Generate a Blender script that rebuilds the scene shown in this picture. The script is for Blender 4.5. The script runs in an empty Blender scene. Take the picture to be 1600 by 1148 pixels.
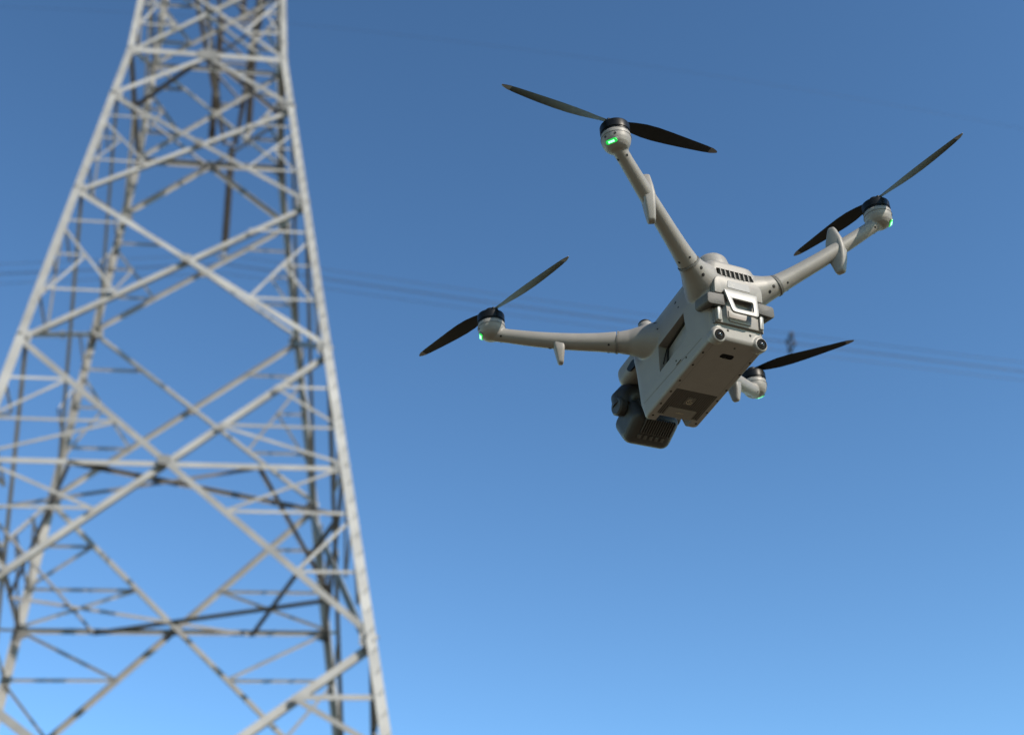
import bpy, bmesh, math, random
from mathutils import Vector, Matrix

random.seed(7)
V = Vector
SC = bpy.context.scene
COL = SC.collection
PI = math.pi

# ------------------------------------------------------------------ camera
CAM_POS = V((0.0, 0.0, 1.6))
PITCH, ROLL = 0.654073, -0.087662
fw = V((0, math.cos(PITCH), math.sin(PITCH)))
u0 = V((0, -math.sin(PITCH), math.cos(PITCH)))
x0 = V((1, 0, 0))
cx = math.cos(ROLL) * x0 + math.sin(ROLL) * u0
cu = -math.sin(ROLL) * x0 + math.cos(ROLL) * u0
camd = bpy.data.cameras.new('camera')
camd.sensor_width = 36.0
camd.lens = 50.0
camd.clip_start = 0.05
camd.clip_end = 9000.0
camd.dof.use_dof = True
camd.dof.focus_distance = 3.62
camd.dof.aperture_fstop = 2.9
cam = bpy.data.objects.new('camera', camd)
COL.objects.link(cam)
CM = Matrix((cx, cu, -fw)).transposed()
cam.matrix_world = Matrix.Translation(CAM_POS) @ CM.to_4x4()
SC.camera = cam

# ------------------------------------------------------------------ sky, sun, exposure
sun_cam = V((0.62, 0.77, -0.14)).normalized()         # right / up / forward of the camera
SUN = (cx * sun_cam.x + cu * sun_cam.y + fw * sun_cam.z).normalized()
sun_el = math.asin(SUN.z)
sun_az = math.atan2(SUN.x, SUN.y)
world = bpy.data.worlds.new('World')
SC.world = world
world.use_nodes = True
wn = world.node_tree
sky = wn.nodes.new('ShaderNodeTexSky')
sky.sky_type = 'NISHITA'
sky.sun_disc = False
sky.sun_elevation = sun_el
sky.sun_rotation = sun_az
sky.altitude = 300.0
sky.air_density = 1.0
sky.dust_density = 0.0
sky.ozone_density = 1.3
sky_contrast = wn.nodes.new('ShaderNodeGamma')          # one tone curve over the whole sky
sky_contrast.inputs[1].default_value = 1.6
wn.links.new(sky.outputs[0], sky_contrast.inputs[0])
sky_tint = wn.nodes.new('ShaderNodeMix')                # clear-air tint, the same in every direction
sky_tint.data_type = 'RGBA'
sky_tint.blend_type = 'MULTIPLY'
sky_tint.inputs[0].default_value = 1.0
sky_tint.inputs[7].default_value = (1.00, 1.06, 0.90, 1)
wn.links.new(sky_contrast.outputs[0], sky_tint.inputs[6])
wn.links.new(sky_tint.outputs[2], wn.nodes['Background'].inputs[0])
wn.nodes['Background'].inputs[1].default_value = 0.0580
sund = bpy.data.lights.new('sun', 'SUN')
sund.energy = 5.0
sund.angle = math.radians(0.5)
sund.color = (1.0, 0.90, 0.76)
suno = bpy.data.objects.new('sun', sund)
COL.objects.link(suno)
suno.rotation_euler = SUN.to_track_quat('Z', 'Y').to_euler()
suno.location = (20, -10, 40)
SC.view_settings.view_transform = 'Standard'
SC.view_settings.look = 'None'
SC.view_settings.gamma = 1.0
SC.view_settings.use_curve_mapping = False
SC.view_settings.exposure = 1.15


# ------------------------------------------------------------------ materials
def mat(name, col, rough=0.5, metal=0.0, var=0.06, scale=40.0, bump=0.0, bscale=400.0, spec=0.5, emit=None, estr=0.0, col2=None, c2pos=(0.45, 0.65), rnd=0.0):
    m = bpy.data.materials.new(name)
    m.use_nodes = True
    nt = m.node_tree
    b = nt.nodes['Principled BSDF']
    tc = nt.nodes.new('ShaderNodeTexCoord')
    n = nt.nodes.new('ShaderNodeTexNoise')
    n.inputs['Scale'].default_value = scale
    n.inputs['Detail'].default_value = 5.0
    nt.links.new(tc.outputs['Object'], n.inputs['Vector'])
    r = nt.nodes.new('ShaderNodeValToRGB')
    a = [max(0, c * (1 - var)) for c in col]
    z = [c * (1 + var) for c in (col2 or col)]
    r.color_ramp.elements[0].position = c2pos[0] if col2 else 0.3
    r.color_ramp.elements[1].position = c2pos[1] if col2 else 0.7
    r.color_ramp.elements[0].color = (*a, 1)
    r.color_ramp.elements[1].color = (*z, 1)
    nt.links.new(n.outputs[0], r.inputs[0])
    if rnd:                                   # tone differs from bar to bar
        oi = nt.nodes.new('ShaderNodeObjectInfo')
        rm = nt.nodes.new('ShaderNodeMapRange')
        rm.inputs['To Min'].default_value = 1 - rnd
        rm.inputs['To Max'].default_value = 1 + rnd
        nt.links.new(oi.outputs['Random'], rm.inputs['Value'])
        vm = nt.nodes.new('ShaderNodeVectorMath')
        vm.operation = 'SCALE'
        nt.links.new(r.outputs[0], vm.inputs[0])
        nt.links.new(rm.outputs[0], vm.inputs['Scale'])
        nt.links.new(vm.outputs[0], b.inputs['Base Color'])
    else:
        nt.links.new(r.outputs[0], b.inputs['Base Color'])
    mr = nt.nodes.new('ShaderNodeMapRange')
    mr.inputs['To Min'].default_value = max(0.02, rough - 0.08)
    mr.inputs['To Max'].default_value = min(1, rough + 0.08)
    nt.links.new(n.outputs[0], mr.inputs['Value'])
    nt.links.new(mr.outputs[0], b.inputs['Roughness'])
    b.inputs['Metallic'].default_value = metal
    b.inputs['Specular IOR Level'].default_value = spec
    if bump > 0:
        n2 = nt.nodes.new('ShaderNodeTexNoise')
        n2.inputs['Scale'].default_value = bscale
        n2.inputs['Detail'].default_value = 3.0
        nt.links.new(tc.outputs['Object'], n2.inputs['Vector'])
        bp = nt.nodes.new('ShaderNodeBump')
        bp.inputs['Strength'].default_value = bump
        bp.inputs['Distance'].default_value = 0.0006 if bscale > 100 else 0.01
        nt.links.new(n2.outputs[0], bp.inputs['Height'])
        nt.links.new(bp.outputs[0], b.inputs['Normal'])
    if emit:
        b.inputs['Emission Color'].default_value = (*emit, 1)
        b.inputs['Emission Strength'].default_value = estr
    return m


M_SHELL = mat('shell_plastic', (0.121, 0.115, 0.109), 0.50, spec=0.28, var=0.05, scale=25, bump=0.25, bscale=900)
M_SEAM = mat('seam_grey', (0.07, 0.068, 0.065), 0.55, spec=0.3, scale=60)
M_BLACK = mat('black_plastic', (0.006, 0.006, 0.006), 0.5, spec=0.12, var=0.2, scale=60)
M_MOTOR = mat('motor_black', (0.003, 0.003, 0.003), 0.40, spec=0.12, var=0.2, scale=60)
M_BLADE = mat('blade_carbon', (0.004, 0.004, 0.0045), 0.5, spec=0.15, var=0.25, scale=90, bump=0.2, bscale=700)
M_BTIP = mat('blade_tip_paint', (0.06, 0.056, 0.058), 0.5, scale=60)
M_RUBBER = mat('rubber_grey', (0.042, 0.041, 0.040), 0.65, spec=0.3, var=0.08, scale=50, bump=0.3, bscale=900)
M_GIMB = mat('gimbal_dark', (0.016, 0.0152, 0.0145), 0.55, spec=0.3, var=0.12, scale=40, bump=0.3, bscale=900)
M_GIMB2 = mat('gimbal_trim', (0.024, 0.022, 0.020), 0.55, var=0.1, scale=50)
M_SILVER = mat('latch_silver', (0.140, 0.138, 0.135), 0.47, metal=0.1, var=0.05, scale=60, bump=0.2, bscale=900)
M_PLATE = mat('label_plate', (0.075, 0.077, 0.081), 0.5, metal=0.1, var=0.05, scale=60)
M_FIN = mat('heat_sink_metal', (0.060, 0.055, 0.048), 0.5, var=0.1, scale=60)
M_GLASS = mat('lens_glass', (0.004, 0.004, 0.006), 0.10, var=0.1, scale=30, spec=0.35)
M_SCREW = mat('screw_black', (0.006, 0.006, 0.006), 0.6, spec=0.15, scale=80)
M_SENSOR = mat('sensor_black', (0.004, 0.004, 0.004), 0.7, spec=0.05, var=0.2, scale=60)
M_MARK = mat('mark_pale', (0.24, 0.20, 0.15), 0.5, scale=80)
M_LED = mat('led_lens_green', (0.02, 0.35, 0.06), 0.25, scale=80, emit=(0.005, 0.62, 0.075), estr=0.36)
M_LEDC = mat('led_core_green', (0.4, 0.8, 0.5), 0.25, scale=80, emit=(0.30, 1.0, 0.50), estr=0.9)
M_STEEL = mat('galvanised_steel', (0.152, 0.152, 0.152), 0.62, metal=0.0, spec=0.3, rnd=0.22, var=0.16, scale=1.6, bump=0.15, bscale=30)
M_STEEL2 = mat('galvanised_steel_dull', (0.104, 0.105, 0.107), 0.68, metal=0.0, spec=0.3, rnd=0.3, var=0.18, scale=2.2, bump=0.15, bscale=30)
M_INSUL = mat('insulator_glaze', (0.055, 0.045, 0.045), 0.25, var=0.2, scale=8)
M_WIRE = mat('aluminium_wire', (0.035, 0.035, 0.037), 0.7, spec=0.2, scale=3)
M_CONC = mat('footing_concrete', (0.34, 0.33, 0.31), 0.85, var=0.12, scale=3, bump=0.4, bscale=30)
M_GROUND = mat('dry_grass_ground', (0.160, 0.124, 0.075), 0.95, var=0.25, scale=0.6, col2=(0.20, 0.16, 0.10), bump=0.6, bscale=8)


# ------------------------------------------------------------------ mesh helpers
def link(name, me, parent=None, m=None, sharp=35):
    o = bpy.data.objects.new(name, me)
    COL.objects.link(o)
    if m is not None and not me.materials:
        me.materials.append(m)
    if parent is not None:
        o.parent = parent
    return o


def finish(bm, sharp=35, name='mesh'):
    bmesh.ops.remove_doubles(bm, verts=bm.verts, dist=1e-7)
    bmesh.ops.recalc_face_normals(bm, faces=bm.faces)
    me = bpy.data.meshes.new(name)
    bm.to_mesh(me)
    bm.free()
    if sharp:
        for p in me.polygons:
            p.use_smooth = True
        me.set_sharp_from_angle(angle=math.radians(sharp))
    return me


def obj(name, bm, m, parent=None, sharp=35):
    return link(name, finish(bm, sharp, name), parent, m)


def frame(d, hint=V((0, 0, 1))):
    d = d.normalized()
    if abs(d.dot(hint)) > 0.98:
        hint = V((1, 0, 0))
    a = hint.cross(d).normalized()
    return a, d.cross(a).normalized(), d


def loft(bm, rings, cap=True):
    vs = [[bm.verts.new(p) for p in r] for r in rings]
    n = len(vs[0])
    for i in range(len(vs) - 1):
        for j in range(n):
            bm.faces.new((vs[i][j], vs[i][(j + 1) % n], vs[i + 1][(j + 1) % n], vs[i + 1][j]))
    if cap:
        bm.faces.new(list(reversed(vs[0])))
        bm.faces.new(vs[-1])
    return vs


def tube(bm, pts, radii, seg=24):
    pts = [V(p) for p in pts]
    if not hasattr(radii, '__len__'):
        radii = [radii] * len(pts)
    rings = []
    a = None
    for i, p in enumerate(pts):
        d = (pts[min(i + 1, len(pts) - 1)] - pts[max(i - 1, 0)]).normalized()
        if a is None:
            a, b, _ = frame(d)
        else:
            a = (a - d * a.dot(d)).normalized()
            b = d.cross(a)
        rings.append([p + radii[i] * (math.cos(2 * PI * k / seg) * a + math.sin(2 * PI * k / seg) * b) for k in range(seg)])
    loft(bm, rings)


def lathe(bm, o, axis, prof, seg=40, sx=1.0):
    a, b, d = frame(V(axis))
    o = V(o)
    rings = []
    for r, z in prof:
        r = max(r, 1e-4)
        rings.append([o + d * z + r * (math.cos(2 * PI * k / seg) * a * sx + math.sin(2 * PI * k / seg) * b) for k in range(seg)])
    loft(bm, rings)


def box(bm, c, ex, ey, ez, size, bev=0.0, seg=3):
    """box centred on c with axes ex, ey, ez and full sizes"""
    t = bmesh.new()
    bmesh.ops.create_cube(t, size=1.0)
    mtx = Matrix((V(ex) * size[0], V(ey) * size[1], V(ez) * size[2])).transposed()
    for v in t.verts:
        v.co = mtx @ v.co + V(c)
    if bev > 0:
        bmesh.ops.bevel(t, geom=list(t.edges), offset=bev, segments=seg, affect='EDGES', profile=0.5)
    merge(bm, t)


def merge(bm, t):
    me = bpy.data.meshes.new('tmp')
    t.to_mesh(me)
    t.free()
    bm.from_mesh(me)
    bpy.data.meshes.remove(me)


X, Y, Z = V((1, 0, 0)), V((0, 1, 0)), V((0, 0, 1))


def abox(bm, lo, hi, bev=0.0, seg=3):
    lo, hi = V(lo), V(hi)
    box(bm, (lo + hi) / 2, X, Y, Z, hi - lo, bev, seg)


def rpoly(pts, rad, seg=5):
    """polygon with rounded corners"""
    out = []
    n = len(pts)
    for i in range(n):
        p = V(pts[i])
        a = V(pts[i - 1]) - p
        b = V(pts[(i + 1) % n]) - p
        r = rad[i] if hasattr(rad, '__len__') else rad
        r = min(r, a.length * 0.48, b.length * 0.48)
        s, e = p + a.normalized() * r, p + b.normalized() * r
        for k in range(seg + 1):
            t = k / seg
            out.append((1 - t) ** 2 * s + 2 * t * (1 - t) * p + t * t * e)
    return out


def prism(bm, poly, o, ex, ey, ez, d0, d1, bev=0.0, seg=2):
    t = bmesh.new()
    o, ex, ey, ez = V(o), V(ex), V(ey), V(ez)
    r0 = [o + ex * p[0] + ey * p[1] + ez * d0 for p in poly]
    r1 = [o + ex * p[0] + ey * p[1] + ez * d1 for p in poly]
    loft(t, [r0, r1])
    bmesh.ops.recalc_face_normals(t, faces=t.faces)
    if bev > 0:
        caps = [f for f in t.faces if len(f.verts) > 4]
        es = set()
        for f in caps or t.faces:
            for e in f.edges:
                es.add(e)
        bmesh.ops.bevel(t, geom=list(es), offset=bev, segments=seg, affect='EDGES', profile=0.5)
    merge(bm, t)


def remesh(bm, vox, smooth=4, cutters=()):
    """fuse overlapping closed pieces into one continuous skin"""
    bmesh.ops.recalc_face_normals(bm, faces=bm.faces)
    me = bpy.data.meshes.new('t')
    bm.to_mesh(me)
    bm.free()
    o = bpy.data.objects.new('t', me)
    COL.objects.link(o)
    md = o.modifiers.new('r', 'REMESH')
    md.mode = 'VOXEL'
    md.voxel_size = vox
    if smooth:
        s = o.modifiers.new('s', 'SMOOTH')
        s.factor = 0.5
        s.iterations = smooth
    tmp = [o]
    for cme in cutters:
        c = bpy.data.objects.new('c', cme)
        COL.objects.link(c)
        b = o.modifiers.new('b', 'BOOLEAN')
        b.operation = 'DIFFERENCE'
        b.object = c
        b.solver = 'EXACT'
        tmp.append(c)
    dg = bpy.context.evaluated_depsgraph_get()
    dg.update()
    out = bpy.data.meshes.new_from_object(o.evaluated_get(dg), depsgraph=dg)
    for t in tmp:
        bpy.data.objects.remove(t)
    out.materials.clear()
    for p in out.polygons:
        p.use_smooth = True
        p.material_index = 0
    out.set_sharp_from_angle(angle=math.radians(38))
    return out


def mirrored(me):
    m2 = me.copy()
    m2.transform(Matrix.Scale(-1, 4, X))
    m2.flip_normals()
    return m2


def empty(name, mtx, label=None, cat=None, group=None):
    o = bpy.data.objects.new(name, None)
    o.empty_display_size = 0.1
    COL.objects.link(o)
    o.matrix_world = mtx
    tag(o, label, cat, group)
    return o


def tag(o, label=None, cat=None, group=None, kind=None):
    for k, v in (('label', label), ('category', cat), ('group', group), ('kind', kind)):
        if v:
            o[k] = v


# ------------------------------------------------------------------ ground
bm = bmesh.new()
R0 = 4000.0
rings = []
for r in (0.02, 3, 8, 20, 60, 200, 800, R0):
    rings.append([V((r * math.cos(2 * PI * k / 64), r * math.sin(2 * PI * k / 64), 0.0)) for k in range(64)])
vs = loft(bm, rings, cap=False)
bm.faces.new(vs[0])
g = obj('ground', bm, M_GROUND, sharp=None)
tag(g, 'dry brown grassy ground under the pylon', kind='structure')

# ------------------------------------------------------------------ lattice tower
K = 1.4
PSI = 0.2072224
TX, TY = -5.951298 * K, 20.399799 * K
H = [23.148388, 21.589527, 18.663016, 14.896350, 12.328280, 9.242486]   # levels over the eye, tower units
SL, SLU, W0 = 0.111628, 0.036, 1.6
HG = -CAM_POS.z / K


def hw(h):
    return W0 + SL * (H[0] - h) if h <= H[0] else W0 - SLU * (h - H[0])


tower = empty('lattice_pylon', Matrix.Translation((TX, TY, 0)) @ Matrix.Rotation(PSI, 4, 'Z'),
              'tall galvanised steel lattice electricity pylon with crossed braces', 'pylon')


def tp(x, y, h):
    return V((x * K, y * K, CAM_POS.z + h * K))


def angle_bar(name, p, q, e1, e2, s, t, m, off=0.0, f2=1.0):
    """L-section bar from p to q, flanges along e1 and e2"""
    d = (q - p).normalized()
    e1 = (e1 - d * e1.dot(d)).normalized()
    e2 = (e2 - d * e2.dot(d) - e1 * e2.dot(e1)).normalized()
    prof = [(0, 0), (s, 0), (s, t), (t, t), (t, s * f2), (0, s * f2)]
    bm = bmesh.new()
    loft(bm, [[c + e1 * a + e2 * (b + off) for a, b in prof] for c in (p, q)])
    return obj(name, bm, m, tower, sharp=None)


def plate(p, ex, ey, ez, a, b, t=0.014):
    bm = bmesh.new()
    poly = [(-a, -b * 0.6), (-a * 0.6, -b), (a * 0.6, -b), (a, -b * 0.6), (a, b * 0.6), (a * 0.6, b), (-a * 0.6, b), (-a, b * 0.6)]
    prism(bm, poly, p, ex, ey, ez, -t, t)
    return obj('gusset_plate', bm, M_STEEL2, tower, sharp=None)


# legs: waist to ground, waist to top
HT = 49.0
for sx in (-1, 1):
    for sy in (-1, 1):
        for a, b, s in ((HG, H[3], 0.21), (H[3], H[0], 0.19), (H[0], 34.0, 0.175), (34.0, HT, 0.15)):
            wa, wb = hw(a), hw(b)
            angle_bar('leg', tp(sx * wa, sy * wa, a), tp(sx * wb, sy * wb, b), V((-sx, 0, 0)), V((0, -sy, 0)), s, 0.035, M_STEEL)
        # concrete footing
        bm = bmesh.new()
        c = tp(sx * hw(HG), sy * hw(HG), HG)
        for zz, r in ((0, .55), ):
            lathe(bm, c + V((0, 0, -0.25)), Z, [(.62, 0), (.62, .3), (.45, .38), (.42, .62), (.38, .66), (0, .66)], 24)
        obj('footing', bm, M_CONC, tower)

FACES = [((1, 0), (0, -1)), ((0, 1), (1, 0)), ((-1, 0), (0, 1)), ((0, -1), (-1, 0))]   # (along, outward)


def fpt(face, t, h, inset=0.0):
    (ax, ay), (nx, ny) = FACES[face]
    w = hw(h)
    x = ax * t * w + nx * (w - inset)
    y = ay * t * w + ny * (w - inset)
    return tp(x, y, h)


def fbar(name, face, t0, h0, t1, h1, s, off=0.02, m=None, flip=False):
    p, q = fpt(face, t0, h0), fpt(face, t1, h1)
    nrm = V((-FACES[face][1][0], -FACES[face][1][1], 0))
    d = (q - p).normalized()
    e1 = d.cross(nrm)
    if e1.z > 0:
        e1 = -e1
    if flip:
        e1 = -e1
    p = p - e1 * s * 0.5
    q = q - e1 * s * 0.5
    return angle_bar(name, p, q, e1, nrm, s, max(0.012, s * 0.11), m or M_STEEL, off, 0.7)


def xpanel(face, ha, hb, s, sec=True, s2=0.095, dbl=False):
    """crossed diagonals between level ha (upper) and hb (lower) with secondary braces"""
    fbar('diagonal_brace', face, -1, ha, 1, hb, s, 0.036)
    fbar('diagonal_brace', face, 1, ha, -1, hb, s, 0.036 + s + 0.01, flip=True)
    wa, wb = hw(ha), hw(hb)
    if not sec:
        return
    dg = lambda sgn, f: None
    def dpt(side, f):       # parameter t and height of the diagonal that starts at the upper corner on this side
        h = ha + (hb - ha) * f
        xx = (wa + (-wb - wa) * f)
        return side * xx / hw(h), h
    def dpl(side, f):       # diagonal that ends at the lower corner on this side
        h = ha + (hb - ha) * f
        xx = (-wa + (wb + wa) * f)
        return side * xx / hw(h), h
    fc = wa / (wa + wb)
    for side in (-1, 1):
        fs = (0.5,) if not dbl else (0.36, 0.70)
        hm = ha + (hb - ha) * fc
        for k, g_ in enumerate(fs):
            t, h = dpt(side, fc * g_)
            fbar('secondary_brace', face, side, h, t, h, s2, 0.05)
            if not dbl:
                t2, h2 = dpl(side, 1 - (1 - fc) * .56)
                fbar('secondary_brace', face, side, h - .08, t2, h2, s2, 0.06)
                hq = (h + h2) / 2
                fbar('secondary_brace', face, side, hq, (side + t2) / 2 * 1.0, hq, s2 * .9, 0.07)
                fbar('secondary_brace', face, (side + t2) / 2, hq, side, h2 - (hq - h2) * .45, s2 * .9, 0.08)
                fbar('secondary_brace', face, side, h2, t2, h2, s2, 0.05)
                continue
            hn = hm if k == len(fs) - 1 else ha + (hb - ha) * fc * fs[k + 1]
            fbar('secondary_brace', face, t, h, side, hn, s2, 0.06)
            t, h = dpl(side, 1 - (1 - fc) * g_)
            fbar('secondary_brace', face, side, h, t, h, s2, 0.05)
            hn = hm if k == len(fs) - 1 else hb + (ha - hb) * (1 - fc) * fs[k + 1]
            fbar('secondary_brace', face, t, h, side, hn, s2, 0.06)
    n = V((FACES[face][1][0], FACES[face][1][1], 0))
    a = V((FACES[face][0][0], FACES[face][0][1], 0))
    plate(fpt(face, 0, ha + (hb - ha) * fc) - n * 0.03, a, Z, n, 0.16 * s / 0.16, 0.13 * s / 0.16)


for f in range(4):
    n = V((FACES[f][1][0], FACES[f][1][1], 0))
    a = V((FACES[f][0][0], FACES[f][0][1], 0))
    # waist: horizontal with inverted V
    fbar('horizontal_brace', f, -1, H[0], 1, H[0], 0.18, 0.03)
    fbar('diagonal_brace', f, 0, H[0] - 0.05, -1, H[1], 0.14, 0.05)
    fbar('diagonal_brace', f, 0, H[0] - 0.05, 1, H[1], 0.14, 0.05)
    plate(fpt(f, 0, H[0]) - n * 0.02, a, Z, n, 0.30, 0.2)
    xpanel(f, H[1], H[2], 0.115, s2=0.06)
    xpanel(f, H[2], H[3], 0.13, s2=0.065)
    xpanel(f, H[3], H[5], 0.142, s2=0.07, dbl=True)
    fbar('horizontal_brace', f, -1, H[4], 1, H[4], 0.12, 0.09)
    xpanel(f, H[5], 3.6, 0.165, s2=0.11, dbl=True)
    fbar('diagonal_brace', f, -1, 3.6, 0, HG + 0.6, 0.2, 0.036)
    fbar('diagonal_brace', f, 1, 3.6, 0, HG + 0.6, 0.2, 0.036)
    fbar('horizontal_brace', f, -1, HG + 0.6, 1, HG + 0.6, 0.16, 0.05)
    # narrow body above the waist
    lv = [H[0], 26.2, 29.0, 31.7, 34.2, 37.2, 40.0, 42.8, 45.6, HT]
    for k in range(len(lv) - 1):
        xpanel(f, lv[k + 1], lv[k], 0.105, sec=(k < 2), s2=0.08)
        fbar('horizontal_brace', f, -1, lv[k + 1], 1, lv[k + 1], 0.12, 0.03)
    # leg gussets
    for h in (H[0], H[1], H[2], H[3], H[4], H[5]):
        for sd in (-1, 1):
            plate(fpt(f, sd, h) - a * sd * 0.17 - n * 0.05, a, Z, n, 0.16, 0.18, 0.008)


def plan_bar(p, q, s=0.085):
    d = (q - p).normalized()
    e1 = d.cross(Z).normalized()
    return angle_bar('plan_brace', p, q, e1, -Z, s, 0.014, M_STEEL2)


# plan bracing at the middle of the tall panel and at the waist
def quarter(f, t, h):
    return fpt(f, t, h, 0.06)


# faces: 0 near, 1 right, 2 back, 3 left ; t runs along FACES[f][0]
for p, q in (((0, .5), (3, .5)), ((0, .5), (1, .5)), ((0, -.5), (1, -.5)), ((0, -.5), (3, -.5)),
             ((2, -.5), (1, -.5)), ((2, -.5), (3, -.5)), ((2, .5), (3, .5)), ((2, .5), (1, .5))):
    plan_bar(quarter(p[0], p[1], H[4]), quarter(q[0], q[1], H[4]))
for k in range(4):
    plan_bar(fpt(k, 0, H[0], .05), fpt((k + 1) % 4, 0, H[0], .05), 0.1)
    plan_bar(fpt(k, 0, 29.0, .05), fpt((k + 1) % 4, 0, 29.0, .05), 0.09)
    plan_bar(fpt(k, 0, 34.2, .05), fpt((k + 1) % 4, 0, 34.2, .05), 0.09)

# step bolts up the near right leg
for k in range(70):
    h = -0.2 + k * 0.33
    w = hw(h)
    bm = bmesh.new()
    p = tp(w, -w, h) + V((-0.05, 0, 0))
    tube(bm, [p + V((0, .02, 0)), p + V((0, -.11, 0)), p + V((0, -.115, .02))], 0.010, 6)
    obj('step_bolt', bm, M_STEEL2, tower, sharp=None)


# cross-arms (towards and away from the eye)
def crossarm(sy, hb, ht, tip, beam):
    wb, wt = hw(hb), hw(ht)
    T = [tp(-beam, sy * tip, hb), tp(beam, sy * tip, hb)]
    for i, sx in enumerate((-1, 1)):
        B = tp(sx * wb, sy * wb, hb)
        U = tp(sx * wt, sy * wt, ht)
        angle_bar('crossarm_chord', B, T[i], V((-sx, 0, 0)), Z, 0.15, 0.018, M_STEEL)
        angle_bar('crossarm_chord', U, T[i], V((-sx, 0, 0)), -Z, 0.13, 0.018, M_STEEL)
        n_ = 5
        for k in range(1, n_):
            a0 = B.lerp(T[i], k / n_)
            b0 = U.lerp(T[i], k / n_)
            angle_bar('crossarm_brace', a0, b0, V((-sx, 0, 0)), Y, 0.075, 0.01, M_STEEL2)
            b1 = U.lerp(T[i], (k - 1) / n_)
            angle_bar('crossarm_brace', a0, b1, V((-sx, 0, 0)), Z, 0.075, 0.01, M_STEEL2)
    L = [tp(-wb, sy * wb, hb).lerp(T[0], k / 5) for k in range(6)]
    Rr = [tp(wb, sy * wb, hb).lerp(T[1], k / 5) for k in range(6)]
    for k in range(1, 6):
        angle_bar('crossarm_brace', L[k], Rr[k], Y, Z, 0.08, 0.01, M_STEEL2)
        angle_bar('crossarm_brace', L[k - 1], Rr[k], Y, Z, 0.075, 0.01, M_STEEL2, 0.02)
        if k < 4:
            angle_bar('crossarm_brace', Rr[k - 1], L[k], Y, Z, 0.075, 0.01, M_STEEL2, -0.1)


for sy in (1, -1):
    crossarm(sy, 31.7, 34.2, 9.0, 0.22)
    crossarm(sy, 37.2, 40.0, 9.0, 0.62)
    crossarm(sy, 45.6, 47.6, 11.0, 0.22)

# ------------------------------------------------------------------ insulator strings
TM = tower.matrix_world


def insulator(lx, ly, htop, hbot, label):
    top = TM @ tp(lx, ly, htop)
    bot = TM @ tp(lx, ly, hbot)
    r = empty('insulator_string', Matrix.Translation(bot), label, 'insulator', 'insulator strings under the far arms of the pylon')
    Ln = top.z - bot.z
    bm = bmesh.new()
    prof = [(0.03, 0.35)]
    z = 0.4
    while z < Ln - 0.45:
        prof += [(0.05, z), (0.145, z + 0.03), (0.15, z + 0.045), (0.06, z + 0.09), (0.05, z + 0.15)]
        z += 0.165
    prof += [(0.03, Ln - 0.3)]
    lathe(bm, (0, 0, 0), Z, prof, 16)
    obj('disc_stack', bm, M_INSUL, r)
    bm = bmesh.new()
    tube(bm, [(0, 0, Ln - 0.31), (0, 0, Ln)], 0.03, 8)
    obj('hanger', bm, M_STEEL2, r)
    bm = bmesh.new()
    tube(bm, [(0, 0, 0.36), (0, 0, 0.1)], 0.03, 8)
    box(bm, (0, 0, 0.05), X, Y, Z, (0.55, 0.04, 0.12), 0.01, 1)
    box(bm, (0, 0, -0.02), X, Y, Z, (0.04, 0.62, 0.14), 0.01, 1)
    obj('yoke_plate', bm, M_STEEL2, r)
    return r


insulator(0.07, 8.9, 31.7, 27.05, 'dark insulator string in the middle of the pylon, its foot holding the bundled cables')
insulator(-0.52, 8.6, 37.2, 31.2, 'tall dark insulator string on the left under the second far arm, inside the pylon top')
insulator(0.52, 8.9, 37.2, 31.75, 'dark insulator string on the right under the second far arm, inside the pylon top')
insulator(0.0, 11.0, 45.6, 40.0, 'insulator string under the topmost far arm, holding the thin upper cable')


# ------------------------------------------------------------------ conductor bundles
def conductor(name, ly, lx0, h0, slope, curv, sp, label, cat, r=0.009, spacers=()):
    root = empty(name, TM @ Matrix.Translation(tp(lx0, ly, h0)), label, cat)
    xs = [-70 + 200 * k / 80 for k in range(81)]
    def P(lx, dy, dz):
        return V((lx * K, dy, (-slope * abs(lx) + curv * lx * lx) * K + dz))
    offs = [(-sp, -sp), (sp, -sp), (-sp, sp), (sp, sp)] if sp else [(0, 0)]
    for dy, dz in offs:
        bm = bmesh.new()
        tube(bm, [P(x, dy, dz - sp) for x in xs], r, 6)
        obj('wire', bm, M_WIRE, root, sharp=60)
    for sxp in spacers:
        bm = bmesh.new()
        c = P(sxp, 0, -sp)
        for dy, dz in offs:
            box(bm, c + V((0, dy, dz)), X, Y, Z, (0.16, 0.13, 0.13), 0.02, 1)
        fr = [V((dy, dz)) for dy, dz in ((-sp, -sp), (sp, -sp), (sp, sp), (-sp, sp))]
        for i in range(4):
            p0 = c + V((0, fr[i].x, fr[i].y))
            p1 = c + V((0, fr[(i + 1) % 4].x, fr[(i + 1) % 4].y))
            tube(bm, [p0, p1], 0.05, 8)
        obj('spacer', bm, M_BLACK, root)
    return root


conductor('power_cable_bundle', 8.9, 0.07, 27.0, 0.135, 0.0009, 0.26,
          'blurred bundle of four overhead cables crossing the sky behind the drone', 'power cable', spacers=(-40, 16.1, 60))
conductor('overhead_cable', 11.0, 0.0, 40.0, 0.020, -0.0028, 0.0,
          'single faint overhead cable high above the drone', 'power cable', r=0.0055)

# ------------------------------------------------------------------ drone (local axes: x right, y forward, z up)
RB = Matrix(((0.8862704, -0.4385304, -0.1490499), (-0.1836187, -0.6281002, 0.7561576), (0.4252164, 0.6427918, 0.6371890)))
TB = V((0.4997132, -0.0404528, 3.6749513))
CB_ = Matrix((cx, cu, fw)).transposed()
dm = (CB_ @ RB).to_4x4()
dm.translation = CAM_POS + CB_ @ TB
drone = empty('quadcopter_drone', dm, 'pale grey quadcopter drone with green arm lights hovering beside the pylon', 'drone')

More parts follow.
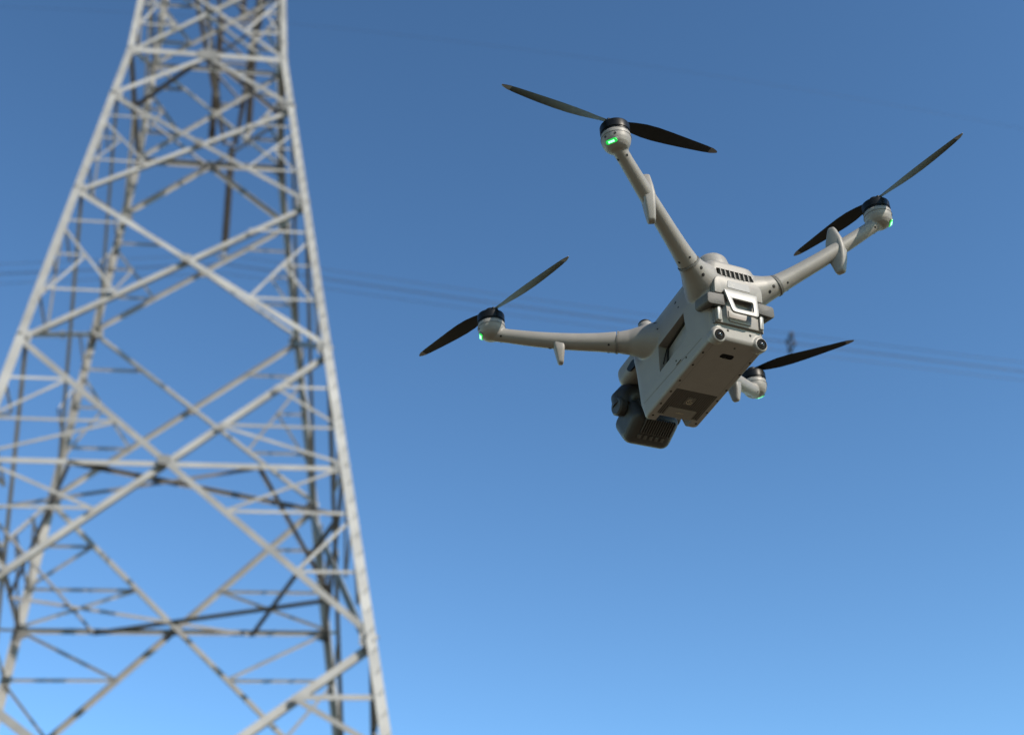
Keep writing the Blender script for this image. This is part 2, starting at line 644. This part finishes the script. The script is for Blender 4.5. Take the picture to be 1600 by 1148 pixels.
AX = V((0, -0.2, 1)).normalized()         # rotor axis
MOT = {'rear': V((-0.4118, -0.3976, 0.3729)), 'front': V((-0.4388, 0.2705, 0.3264))}
RING = {'rear': V((-0.1352, -0.2169, 0.1869)), 'front': V((-0.150, 0.1200, 0.2050))}
RO = V((0, -0.166, 0.0))                  # rear face frame
RU = V((0, -0.30, 0.954)).normalized()
RN = V((0, -RU.z, RU.y))


def rpt(x, v, n=0.0):
    return RO + X * x + RU * v + RN * n


# ---- body shell
bm = bmesh.new()
lev = [(0.000, -.160, .172, .0785, .010), (.006, -.166, .178, .082, .016), (.05, -.181, .188, .086, .034), (.10, -.1965, .178, .088, .036),
       (.15, -.2125, .168, .088, .032), (.19, -.2245, .172, .085, .036), (.215, -.226, .176, .079, .04), (.240, -.206, .165, .066, .04), (.254, -.18, .14, .048, .035)]
rings = []
for z, yr, yf, w, cr in lev:
    rings.append([V((p.x, p.y, z)) for p in rpoly([V((-w, yr)), V((w, yr)), V((w, yf)), V((-w, yf))], cr, 6)])
loft(bm, rings)
for s in (-1, 1):
    m_ = V((s, 1, 1))
    def q(p):
        return V((p[0] * -s, p[1], p[2])) if s > 0 else V(p)
    rr = RING['rear']
    d = (MOT['rear'] - AX * .03 - rr).normalized()
    tube(bm, [q(p) for p in [(-.01, -.135, .158), (-.05, -.163, .172), (-.085, -.184, .178), (-.112, -.202, .182), rr, rr + d * .004]],
         [.064, .060, .048, .036, .0285, .0280], 28)
    rf = RING['front']
    d = (MOT['front'] - AX * .03 - rf).normalized()
    tube(bm, [q(p) for p in [(-.01, .03, .170), (-.05, .06, .180), (-.09, .085, .192), (-.122, .105, .200), rf, rf + d * .004]],
         [.064, .060, .046, .0345, .0290, .0285], 28)
    # vision-sensor bosses on the lower rear corners
    lathe(bm, rpt(.0645 * s, .006, -.02), RN, [(0, 0), (.0205, 0), (.0205, .019), (.0185, .0235), (0, .0235)], 24)
# rounded nose
abox(bm, (-.060, .12, .190), (.060, .285, .262), .028, 5)
# antenna dome on the back
lathe(bm, (0, -.150, .215), V((0, -.06, 1)), [(.001, 0), (.048, 0), (.046, .05), (.043, .07), (.034, .082), (.018, .088), (0, .089)], 32)

cut = []
for s in (-1, 1):       # hollow on each flank, deepest under its upper ledge
    t = bmesh.new()
    o_ = [(s * .14, -.093, .140), (s * .14, .036, .137), (s * .14, .060, .066), (s * .14, -.080, .072)]
    i_ = [(s * .066, -.093, .140), (s * .056, .036, .137), (s * .062, .060, .066), (s * .0885, -.080, .072)]
    loft(t, [[V(p) for p in o_], [V(p) for p in i_]])
    cut.append(finish(t, None))
t = bmesh.new()        # notch in front of the heat sink
abox(t, (-.050, .149, -.02), (.050, .26, .07))
cut.append(finish(t, None))
t = bmesh.new()        # heat-sink pocket
abox(t, (-.0635, .039, -.02), (.0635, .1435, .015))
cut.append(finish(t, None))
t = bmesh.new()        # exhaust pocket
prism(t, rpoly([V((-.058, .180)), V((.058, .180)), V((.055, .2005)), V((-.055, .2005))], .003, 2), RO, X, RU, RN, -.016, .03)
cut.append(finish(t, None))
t = bmesh.new()        # downward sensor window
prism(t, rpoly([V((-.022, -.115)), V((.018, -.115)), V((.018, -.098)), V((-.022, -.098))], .008, 4), V((0, 0, 0)), X, Y, Z, -.02, .004)
cut.append(finish(t, None))
shell = remesh(bm, .0026, 5, cut)
body = link('body_shell', shell, drone, M_SHELL)


def part(name, bm, m, parent=None, sharp=35):
    return obj(name, bm, m, parent or drone, sharp)


# exhaust grille
bm = bmesh.new()
prism(bm, [V((-.057, .181)), V((.057, .181)), V((.054, .2)), V((-.054, .2))], RO, X, RU, RN, -.0155, -.012)
part('exhaust_back', bm, M_BLACK, body)
for k in range(7):
    x = -.043 + k * .0143
    bm = bmesh.new()
    prism(bm, [V((x, .1805)), V((x + .0022, .1805)), V((x - .0008, .2)), V((x - .003, .2))], RO, X, RU, RN, -.012, .0015)
    part('vent_slat', bm, M_SHELL, body, None)
    bm = bmesh.new()
    prism(bm, [V((x + .0026, .1812)), V((x + .0115, .1812)), V((x + .0095, .1985)), V((x - .0002, .1985))], RO, X, RU, RN, -.0119, -.004, .001, 1)
    part('vent_vane', bm, M_BLACK, body, None)

# battery with cap, label plate and latch
bm = bmesh.new()
prism(bm, rpoly([V((-.0725, .040)), V((.0725, .040)), V((.0735, .130)), V((-.0735, .130))], .006, 3), RO, X, RU, RN, -.01, .0065, .0025)
bat = part('battery', bm, M_SHELL)
bm = bmesh.new()
prism(bm, rpoly([V((-.0765, .124)), V((.0765, .124)), V((.0765, .1735)), V((-.0765, .1735))], [.004, .004, .026, .026], 6), RO, X, RU, RN, -.01, .0025, .001)
obj('cap_seam', bm, M_SEAM, bat)
bm = bmesh.new()
prism(bm, rpoly([V((-.0742, .1205)), V((-.052, .1205)), V((-.044, .1320)), V((.044, .1320)), V((.052, .1205)), V((.0742, .1205)), V((.0742, .1702)), V((-.0742, .1702))], [.004, .006, .006, .006, .006, .004, .024, .024], 6),
      RO, X, RU, RN, -.01, .0115, .003)
obj('battery_cap', bm, M_SHELL, bat)
bm = bmesh.new()
prism(bm, rpoly([V((-.036, .1405)), V((.036, .1405)), V((.033, .1620)), V((-.033, .1620))], .004, 3), RO, X, RU, RN, .008, .0124, .0008, 1)
obj('label_plate', bm, M_PLATE, bat)
for k in range(4):     # faint print on the plate
    bm = bmesh.new()
    w_ = (.012, .008, .014, .006)[k]
    prism(bm, [V((-.026, .1450 + k * .0032)), V((-.026 + w_, .1450 + k * .0032)), V((-.026 + w_, .1464 + k * .0032)), V((-.026, .1464 + k * .0032))], RO, X, RU, RN, .0122, .01265)
    obj('print_line', bm, M_SILVER, bat, None)
# side rails and raised middle of the battery
for s in (-1, 1):
    bm = bmesh.new()
    prism(bm, rpoly([V((s * .058, .043)), V((s * .071, .043)), V((s * .072, .095)), V((s * .059, .095))], .004, 3), RO, X, RU, RN, .004, .0125, .0035)
    obj('battery_rail', bm, M_SILVER, bat)
    bm = bmesh.new()
    prism(bm, [V((s * .0735, .038)), V((s * .0752, .038)), V((s * .0762, .128)), V((s * .0745, .128))], RO, X, RU, RN, -.005, .0016)
    obj('battery_seam', bm, M_SEAM, bat, None)
bm = bmesh.new()
prism(bm, rpoly([V((-.034, .0465)), V((.034, .0465)), V((.036, .078)), V((-.036, .078))], .004, 3), RO, X, RU, RN, .004, .0095, .002)
obj('finger_pad', bm, M_SHELL, bat)
# latch handle: trapezoid frame tilted outwards at its lower edge
tl = math.radians(13)
ho = rpt(0, .1300, .0125)
hv = (RU * math.cos(tl) - RN * math.sin(tl)).normalized()
hn = (RN * math.cos(tl) + RU * math.sin(tl)).normalized()
outer = rpoly([V((-.051, 0)), V((.051, 0)), V((.040, -.071)), V((-.040, -.071))], [.004, .004, .010, .010], 6)
inner = rpoly([V((-.0325, -.026)), V((.0325, -.026)), V((.0275, -.058)), V((-.0275, -.058))], [.004, .004, .006, .006], 6)
bm = bmesh.new()
n_ = len(outer)
lay = []
for poly, d0, d1 in ((outer, 0, .0065), (inner, 0, .0065)):
    lay.append([[bm.verts.new(ho + X * p.x + hv * p.y + hn * d) for p in poly] for d in (d0, d1)])
for j in range(n_):
    k = (j + 1) % n_
    (oa, ob), (ia, ib) = lay
    bm.faces.new((oa[j], oa[k], ob[k], ob[j]))
    bm.faces.new((ia[j], ib[j], ib[k], ia[k]))
    bm.faces.new((ob[j], ob[k], ib[k], ib[j]))
    bm.faces.new((oa[j], ia[j], ia[k], oa[k]))
bmesh.ops.recalc_face_normals(bm, faces=bm.faces)
es = [e for e in bm.edges if len(e.link_faces) == 2 and e.calc_face_angle(0) > 1.0]
bmesh.ops.bevel(bm, geom=es, offset=.0013, segments=2, affect='EDGES', profile=.5)
obj('latch_handle', bm, M_SILVER, bat)
bm = bmesh.new()
box(bm, rpt(0, .1215, .008), X, RU, RN, (.090, .012, .012), .003, 2)
obj('latch_hinge', bm, M_SEAM, bat)
# grey strap lugs on both sides of the battery
for s in (-1, 1):
    bm = bmesh.new()
    prism(bm, rpoly([V((s * .050, .083)), V((s * .097, .080)), V((s * .104, .085)), V((s * .103, .1085)), V((s * .097, .1125)), V((s * .052, .1155))], .004, 3), RO, X, RU, RN, -.040, .0185, .004)
    part('strap_lug', bm, M_RUBBER)
    bm = bmesh.new()
    box(bm, rpt(s * .068, .0815, .006), X, RU, RN, (.026, .006, .012), .001, 1)
    part('lug_buckle', bm, M_BLACK)

# rear vision sensors
for s in (-1, 1):
    bm = bmesh.new()
    lathe(bm, rpt(.0645 * s, .006, .0025), RN, [(0, 0), (.0142, 0), (.0142, .003), (.0126, .0034), (.0116, .0018), (0, .0018)], 28)
    v_ = part('vision_sensor', bm, M_SENSOR)
    bm = bmesh.new()
    lathe(bm, rpt(.0645 * s, .006, .0043), RN, [(0, 0), (.0062, 0), (.0058, .0014), (.004, .0026), (0, .003)], 24)
    obj('lens', bm, M_GLASS, v_)
    bm = bmesh.new()
    lathe(bm, rpt(.0645 * s, .006, .0040), RN, [(.0066, 0), (.0082, 0), (.0082, .0014), (.0066, .0014)], 24)
    obj('lens_ring', bm, M_SENSOR, v_)

# downward sensor windows
for xx in (-.012, .008):
    bm = bmesh.new()
    prism(bm, rpoly([V((xx - .0095, -.1145)), V((xx + .0090, -.1145)), V((xx + .0090, -.0985)), V((xx - .0095, -.0985))], .006, 4), V((0, 0, 0)), X, Y, Z, .0012, .004)
    part('downward_sensor', bm, M_SENSOR)

# heat sink
bm = bmesh.new()
abox(bm, (-.063, .0395, .0130), (.063, .143, .0148))
hs = part('heat_sink', bm, M_BLACK, None, None)
for k in range(19):
    x = -.0585 + k * .0065
    y1 = .1425 if abs(x) > .0445 else .1105
    for ya, yb in (((.0405, .064), (.095, y1)) if abs(x) < .016 else ((.0405, y1),)):
        bm = bmesh.new()
        abox(bm, (x - .0011, ya, .0006), (x + .0011, yb, .0131))
        obj('cooling_fin', bm, M_FIN, hs, None)
bm = bmesh.new()
abox(bm, (-.0435, .1115, -.0004), (.0435, .1480, .0076), .0012, 1)
obj('sink_plate', bm, mat('sink_plate_grey', (0.070, 0.066, 0.058), 0.45, scale=60), hs)
bm = bmesh.new()
abox(bm, (-.0155, .0645, -.0002), (.0155, .0945, .0076), .0015, 1)
obj('logo_plate', bm, mat('logo_plate_grey', (0.035, 0.032, 0.028), 0.5, metal=0.2, scale=60), hs)
# round swirl mark on the small plate and a faint word on the large one
bm = bmesh.new()
pts_ = [V((.0085 * math.cos(a), .0795 + .0085 * math.sin(a), -.0005)) for a in [2 * PI * k / 20 for k in range(17)]]
tube(bm, pts_, .0009, 6)
tube(bm, [V((-.004, .0765, -.0005)), V((.0, .0835, -.0005)), V((.0045, .078, -.0005)), V((-.001, .0765, -.0005))], .0009, 6)
obj('swirl_mark', bm, M_MARK, hs)
for k in range(4):
    bm = bmesh.new()
    x = -.010 + k * .0062
    tube(bm, [V((x - .002, .127, -.0006)), V((x - .0014, .1313, -.0006)), V((x + .0014, .1313, -.0006)), V((x + .002, .127, -.0006)), V((x - .0012, .1285, -.0006))], .0005, 5)
    obj('print_letter', bm, M_MARK, hs)


# screws
from mathutils.bvhtree import BVHTree
BV = BVHTree.FromPolygons([v.co.copy() for v in shell.vertices], [tuple(p.vertices) for p in shell.polygons])


def sscrew(p, d, r=.0036):
    hit, nrm, _, _ = BV.ray_cast(V(p), V(d).normalized(), 1.0)
    if hit:
        screw(hit, nrm, r)


def screw(p, n, r=.0030, parent=None):
    bm = bmesh.new()
    n = V(n).normalized()
    lathe(bm, V(p) - n * .003, n, [(0, 0), (r, 0), (r, .0033), (r * .8, .0036), (0, .0037)], 14)
    return part('screw', bm, M_SCREW, parent)


for s in (-1, 1):
    for y in (-.103, -.054, .010, .055, .106, .155):
        sscrew((s * (.0725 if y < .15 else .068), y, -.1), (0, 0, 1), .0033)
    sscrew(rpt(s * .0345, .0255, .1), -RN, .0036)
    for xx, vv in ((.113, .178), (.104, .163)):
        sscrew(rpt(s * xx, vv, .1), -RN, .0046)
    for yy, zz, r_ in ((-.070, .199, .0044), (.027, .2125, .0044), (-.079, .174, .0026), (.018, .181, .0026), (-.012, .045, .0028), (-.05, .025, .0028), (.098, .20, .0046), (.125, .180, .0028), (-.150, .205, .0034), (-.143, .175, .0034)):
        sscrew((s * .3, yy, zz), (-s, 0, 0), r_)
sscrew((0, -.140, -.1), (0, 0, 1), .0028)

# panel lines along the flank and under the belly
for s in (-1, 1):
    bm = bmesh.new()
    abox(bm, (s * .0855 - .0012, -.03, .0335), (s * .0855 + .0012, -.008, .0350))
    part('flank_seam', bm, M_SEAM, body, None)
    bm = bmesh.new()
    tube(bm, [V((s * .0768, .02, .115)), V((s * .0742, .052, .09))], .0016, 8)
    part('flank_slot', bm, M_BLACK, body)

for s in (-1, 1):  # black tubes added as painted shade along the hollow's deep edges
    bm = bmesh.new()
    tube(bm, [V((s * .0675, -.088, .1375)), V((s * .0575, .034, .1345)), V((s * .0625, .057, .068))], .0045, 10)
    part('flank_shade_strip', bm, M_BLACK, body)

# moulded seams on flank and belly
for s in (-1, 1):
    run = []
    for k in range(13):
        y_ = -.125 + k * .0235
        hit = BV.ray_cast(V((s * .3, y_, .026 + .012 * k / 12)), V((-s, 0, 0)), 1.0)[0]
        if hit:
            run.append(hit)
    bm = bmesh.new()
    tube(bm, run, .0006, 6)
    part('flank_seam', bm, M_SEAM, body)
    bm = bmesh.new()
    tube(bm, [V((s * .064, -.140, .0002)), V((s * .064, .030, .0002))], .0005, 6)
    part('belly_seam', bm, M_SEAM, body)

# top beacon on the front deck
bm = bmesh.new()
lathe(bm, (-.045, .115, .235), Z, [(.001, 0), (.022, 0), (.021, .05), (.0195, .056), (0, .056)], 28)
bc = part('top_beacon', bm, M_SHELL)
bm = bmesh.new()
lathe(bm, (-.045, .115, .291), Z, [(.0185, -.002), (.0185, .006), (.014, .011), (0, .013)], 28)
obj('beacon_cap', bm, M_BLACK, bc)
# nose sensor window
bm = bmesh.new()
prism(bm, rpoly([V((.155, .196)), V((.212, .198)), V((.222, .216)), V((.185, .222))], .008, 3), V((-.061, 0, 0)), Y, Z, X, -.0008, .004)
part('nose_window', bm, M_BLACK)


# ---- arms with motors, lights, fins and propellers
def ell(o, axis, out, prof):
    pass


def build_arm(kind):
    mo, ring = MOT[kind], RING[kind]
    e = mo - AX * .030
    d = (e - ring)
    L = d.length
    d.normalize()
    outw = V((mo.x - ring.x, mo.y - ring.y, 0)).normalized()
    outw = (outw - AX * outw.dot(AX)).normalized()
    tang = AX.cross(outw).normalized()
    bow = V((0, 0, -1)) * (.010 if kind == 'front' else .006)
    bm = bmesh.new()
    n = 14
    pts, rad = [], []
    prof = [(0, .0280), (.05, .0266), (.12, .0246), (.25, .0230), (.45, .0215), (.7, .0195), (.86, .0182), (1.0, .0190)]
    def rr(t):
        for (a, ra), (b, rb) in zip(prof, prof[1:]):
            if t <= b:
                return ra + (rb - ra) * (t - a) / (b - a)
        return prof[-1][1]
    for k in range(n + 1):
        t = k / n
        pts.append(ring + d * (L * t + .004) + bow * math.sin(PI * t))
        rad.append(rr(t) * (1.0 if kind == 'rear' else 1.06))
    tube(bm, pts, rad, 26)
    lathe(bm, mo, -AX, [(.030, -.001), (.0362, 0), (.0372, .005), (.0372, .014), (.0358, .024), (.0320, .034), (.0255, .042), (.015, .0475), (0, .0495)], 40)
    me = remesh(bm, .0021, 4)
    sub = []
    # joint ring
    b = bmesh.new()
    lathe(b, ring + d * .0005, d, [(.020, -.0028), (.0302 if kind == 'rear' else .0314, -.0026), (.0302 if kind == 'rear' else .0314, .0026), (.020, .0028)], 36)
    sub.append(('joint_ring', finish(b), M_SEAM))
    # motor can
    b = bmesh.new()
    lathe(b, mo, AX, [(.030, -.001), (.0364, .0005), (.0364, .003), (.0352, .0036), (.0352, .005), (.0372, .0056), (.0374, .0235), (.036, .0272), (.033, .0290), (.012, .0300), (.012, .034), (0, .034)], 48)
    sub.append(('motor', finish(b), M_MOTOR))
    # seam around the housing
    b = bmesh.new()
    lathe(b, mo, -AX, [(.0300, .0122), (.0380, .0122), (.0380, .0132), (.0300, .0132)], 48)
    sub.append(('housing_seam', finish(b), M_SEAM))
    # status light
    dn = (outw * .62 - AX * .78).normalized()
    lc = mo - AX * .0345 + outw * .0275
    up2 = dn.cross(tang).normalized()
    b = bmesh.new()
    prism(b, rpoly([V((-.0150, -.0058)), V((.0150, -.0058)), V((.0150, .0058)), V((-.0150, .0058))], .0057, 5), lc, tang, up2, dn, -.006, .0052, .002, 2)
    sub.append(('light_lens', finish(b), M_LED))
    b = bmesh.new()
    for k in (-1, 0, 1):
        box(b, lc + tang * .0056 * k + dn * .0052, tang, up2, dn, (.0038, .0040, .0014), .0006, 1)
    sub.append(('light_diode', finish(b), M_LEDC))
    b = bmesh.new()
    prism(b, rpoly([V((-.0166, -.0073)), V((.0166, -.0073)), V((.0166, .0073)), V((-.0166, .0073))], .0072, 5), lc, tang, up2, dn, -.008, .0030, .001, 1)
    sub.append(('light_bezel', finish(b), M_SEAM))
    # drain slots above the light
    for k in (-1, 1):
        b = bmesh.new()
        lathe(b, mo - AX * .020 + (outw * .93 + tang * .36 * k).normalized() * .0352, (outw * .93 + tang * .36 * k - AX * .3).normalized(), [(0, -.004), (.0030, -.004), (.0030, .0018), (.0018, .0016), (0, .0008)], 14)
        sub.append(('housing_screw', finish(b), M_SCREW))
    # screws on the arm
    side = d.cross(Z).normalized()
    low = side.cross(d).normalized()
    if low.z > 0:
        low = -low
    for t, sd, rsc in ((.055, .55, .0028), (.91, .8, .0030), (.91, -.75, .0026), (.055, -.6, .0024)):
        nn = (low * .8 + side * sd).normalized()
        c = ring + d * (L * t + .004) + bow * math.sin(PI * t) + nn * (rr(t) * (1.0 if kind == 'rear' else 1.06) - .0008)
        b = bmesh.new()
        lathe(b, c, nn, [(0, -.004), (rsc * 1.2, -.004), (rsc * 1.2, .0010), (rsc * .8, .0014), (0, .0014)], 14)
        sub.append(('arm_screw', finish(b), M_SCREW))
    # antenna fin
    tf = .575 if kind == 'rear' else .47
    c = ring + d * L * tf + bow * math.sin(PI * tf)
    if kind == 'rear':
        poly = [V(p) for p in ((-.009, .071), (.009, .071), (.0225, .028), (.026, 0), (.0225, -.030), (.0115, -.073), (-.0115, -.073), (-.0225, -.030), (-.026, 0), (-.0225, .028))]
    else:
        poly = [V(p) for p in ((-.018, .012), (.018, .012), (.0185, -.030), (.0095, -.072), (-.0095, -.072), (-.0185, -.030))]
    tt = V((.44, .89, 0))
    tt = (tt - AX * tt.dot(AX)).normalized()
    dd = AX.cross(tt).normalized()
    b = bmesh.new()
    prism(b, rpoly(poly, .007, 3), c, tt, AX, dd, -.0145, .0145, .0075, 4)
    for v in b.verts:
        w_ = v.co - c
        z_ = w_.dot(AX)
        k_ = 1.08 - .42 * abs(z_) / .08 if kind == 'rear' else 1.25 + .75 * z_ / .072
        v.co -= dd * w_.dot(dd) * (1 - k_)
    sub.append(('antenna_fin', finish(b, 40), M_SHELL))
    b = bmesh.new()
    nn = (low * .9 + side * .42).normalized()
    lathe(b, c - d * .022 * (1 if kind == 'rear' else -1) + nn * (rr(tf) - .001), nn, [(0, -.004), (.0040, -.004), (.0040, .0022), (.003, .0026), (0, .0026)], 14)
    sub.append(('fin_screw', finish(b), M_SCREW))
    return me, sub


# propeller blade along +x
def blade_mesh(flip):
    bm = bmesh.new()
    st = [(.010, .016, 24), (.030, .021, 25), (.055, .030, 24), (.085, .038, 21), (.12, .0405, 18), (.16, .038, 14.5), (.20, .0335, 12), (.24, .028, 10), (.275, .0225, 8.5), (.297, .016, 8), (.308, .0085, 8), (.312, .003, 8)]
    rings = []
    for r, c, tw in st:
        tw = math.radians(tw) * (-1 if flip else 1)
        th = max(.0012, .0050 - .0115 * r)
        cam_ = .05 * c
        sec = []
        for xx, zz in ((-.5, 0), (-.3, .8), (-.05, 1), (.25, .7), (.5, 0), (.25, -.45), (-.05, -.6), (-.3, -.5)):
            x_ = xx * c * (-1 if flip else 1) + c * .08 * (-1 if flip else 1)
            z_ = zz * th * .5 + cam_ * (1 - 4 * xx * xx)
            sec.append(V((r, x_ * math.cos(tw) - z_ * math.sin(tw), x_ * math.sin(tw) + z_ * math.cos(tw) + .02 * (r / .31) ** 2 * .5)))
        rings.append(sec)
    loft(bm, rings)
    return finish(bm, 60)


def tip_mesh(flip):
    bm = bmesh.new()
    st = [(.288, .0195, 8.2), (.297, .0164, 8), (.308, .0089, 8), (.3125, .0032, 8)]
    rings = []
    for r, c, tw in st:
        tw = math.radians(tw) * (-1 if flip else 1)
        th = max(.0016, .0054 - .0115 * r)
        cam_ = .05 * c
        sec = []
        for xx, zz in ((-.5, 0), (-.3, .8), (-.05, 1), (.25, .7), (.5, 0), (.25, -.45), (-.05, -.6), (-.3, -.5)):
            x_ = xx * c * 1.02 * (-1 if flip else 1) + c * .08 * (-1 if flip else 1)
            z_ = zz * th * .62 + cam_ * (1 - 4 * xx * xx)
            sec.append(V((r, x_ * math.cos(tw) - z_ * math.sin(tw), x_ * math.sin(tw) + z_ * math.cos(tw) + .02 * (r / .31) ** 2 * .5)))
        rings.append(sec)
    loft(bm, rings)
    return finish(bm, 60)


BL = {f: (blade_mesh(f), tip_mesh(f)) for f in (False, True)}
bm = bmesh.new()
lathe(bm, (0, 0, 0), Z, [(0, -.006), (.0145, -.006), (.0145, .004), (.012, .007), (0, .0085)], 28)
box(bm, (0, 0, 0), X, Y, Z, (.046, .019, .008), .003, 2)
HUB = finish(bm)
e1 = X.copy()
e2 = AX.cross(e1).normalized()
ANG = {('rear', -1): -179, ('rear', 1): -84, ('front', -1): -76, ('front', 1): -52}
for kind in ('rear', 'front'):
    me, sub = build_arm(kind)
    for s in (-1, 1):
        arm = link('arm', me if s < 0 else mirrored(me), drone, M_SHELL)
        for nm, sm, mm in sub:
            link(nm, sm if s < 0 else mirrored(sm), arm, mm)
        mo = MOT[kind] * 1.0
        mo.x *= -s
        a = math.radians(ANG[(kind, s)])
        px = e1 * math.cos(a) + e2 * math.sin(a)
        py = AX.cross(px)
        pm = Matrix((px, py, AX)).transposed().to_4x4()
        pm.translation = mo + AX * .040
        flip = (kind == 'rear') == (s < 0)
        prop = link('propeller', HUB, drone, M_BLACK)
        prop.matrix_local = pm
        for k in (0, 1):
            b = link('blade', BL[flip][0], prop, M_BLADE)
            b.rotation_euler = (0, 0, PI * k)
            t = link('blade_tip', BL[flip][1], prop, M_BTIP)
            t.rotation_euler = (0, 0, PI * k)

# ---- gimbal camera under the nose
GC = V((0, .285, .078))
PITCHED = Matrix.Translation(GC) @ Matrix.Rotation(math.radians(-20), 4, 'X') @ Matrix.Translation(-GC)
bm = bmesh.new()
abox(bm, (-.090, .228, .020), (.082, .348, .136), .031, 5)
gm = remesh(bm, .003, 3)
gm.transform(PITCHED)
gim = link('gimbal_camera', gm, drone, M_GIMB)


def gpart(name, bm, m):
    bm.transform(PITCHED)
    return obj(name, bm, m, gim)


for k in range(13):      # cooling ribs
    x = -.052 + k * .0088
    bm = bmesh.new()
    abox(bm, (x - .0019, .236, .0145), (x + .0019, .290, .026), .001, 1)
    gpart('cooling_rib', bm, M_GIMB2)
    bm = bmesh.new()
    abox(bm, (x - .0019, .2235, .050), (x + .0019, .234, .112), .001, 1)
    gpart('cooling_rib', bm, M_GIMB2)
for k in range(5):      # bars low on the housing
    x = -.050 + k * .021
    bm = bmesh.new()
    abox(bm, (x - .0065, .297, .0165), (x + .0065, .312, .028), .002, 2)
    gpart('grip_bar', bm, M_GIMB2)
bm = bmesh.new()
lathe(bm, (-.118, .275, .118), X, [(0, 0), (.026, 0), (.031, .005), (.031, .024), (.026, .030), (0, .030)], 32)
obj('tilt_motor', bm, M_GIMB, gim)
bm = bmesh.new()
lathe(bm, (.085, .275, .118), X, [(0, 0), (.026, 0), (.031, .005), (.031, .024), (.026, .030), (0, .030)], 32)
obj('tilt_motor', bm, M_GIMB, gim)
for s in (-1, 1):
    bm = bmesh.new()
    tube(bm, [V((s * .092, .275, .118)), V((s * .088, .275, .150)), V((s * .066, .275, .172)), V((s * .03, .272, .182)), V((0, .270, .184))], [.032, .035, .037, .037, .035], 20)
    obj('yoke_arm', bm, M_GIMB, gim)
bm = bmesh.new()
lathe(bm, (0, .270, .165), Z, [(0, 0), (.036, 0), (.038, .01), (.034, .05), (0, .05)], 32)
obj('pan_motor', bm, M_GIMB, gim)
for xx, zz, rr_ in ((-.04, .095, .024), (.03, .090, .028)):
    bm = bmesh.new()
    lathe(bm, (xx, .344, zz), Y, [(0, 0), (rr_, 0), (rr_, .008), (rr_ * .85, .008), (rr_ * .8, .004), (0, .006)], 28)
    gpart('camera_lens', bm, M_GLASS)
gim.scale = (.86, .88, .86)
gim.location = V((.014 * 1.0, .270 - .270 * .88, .106 - .100 * .86))
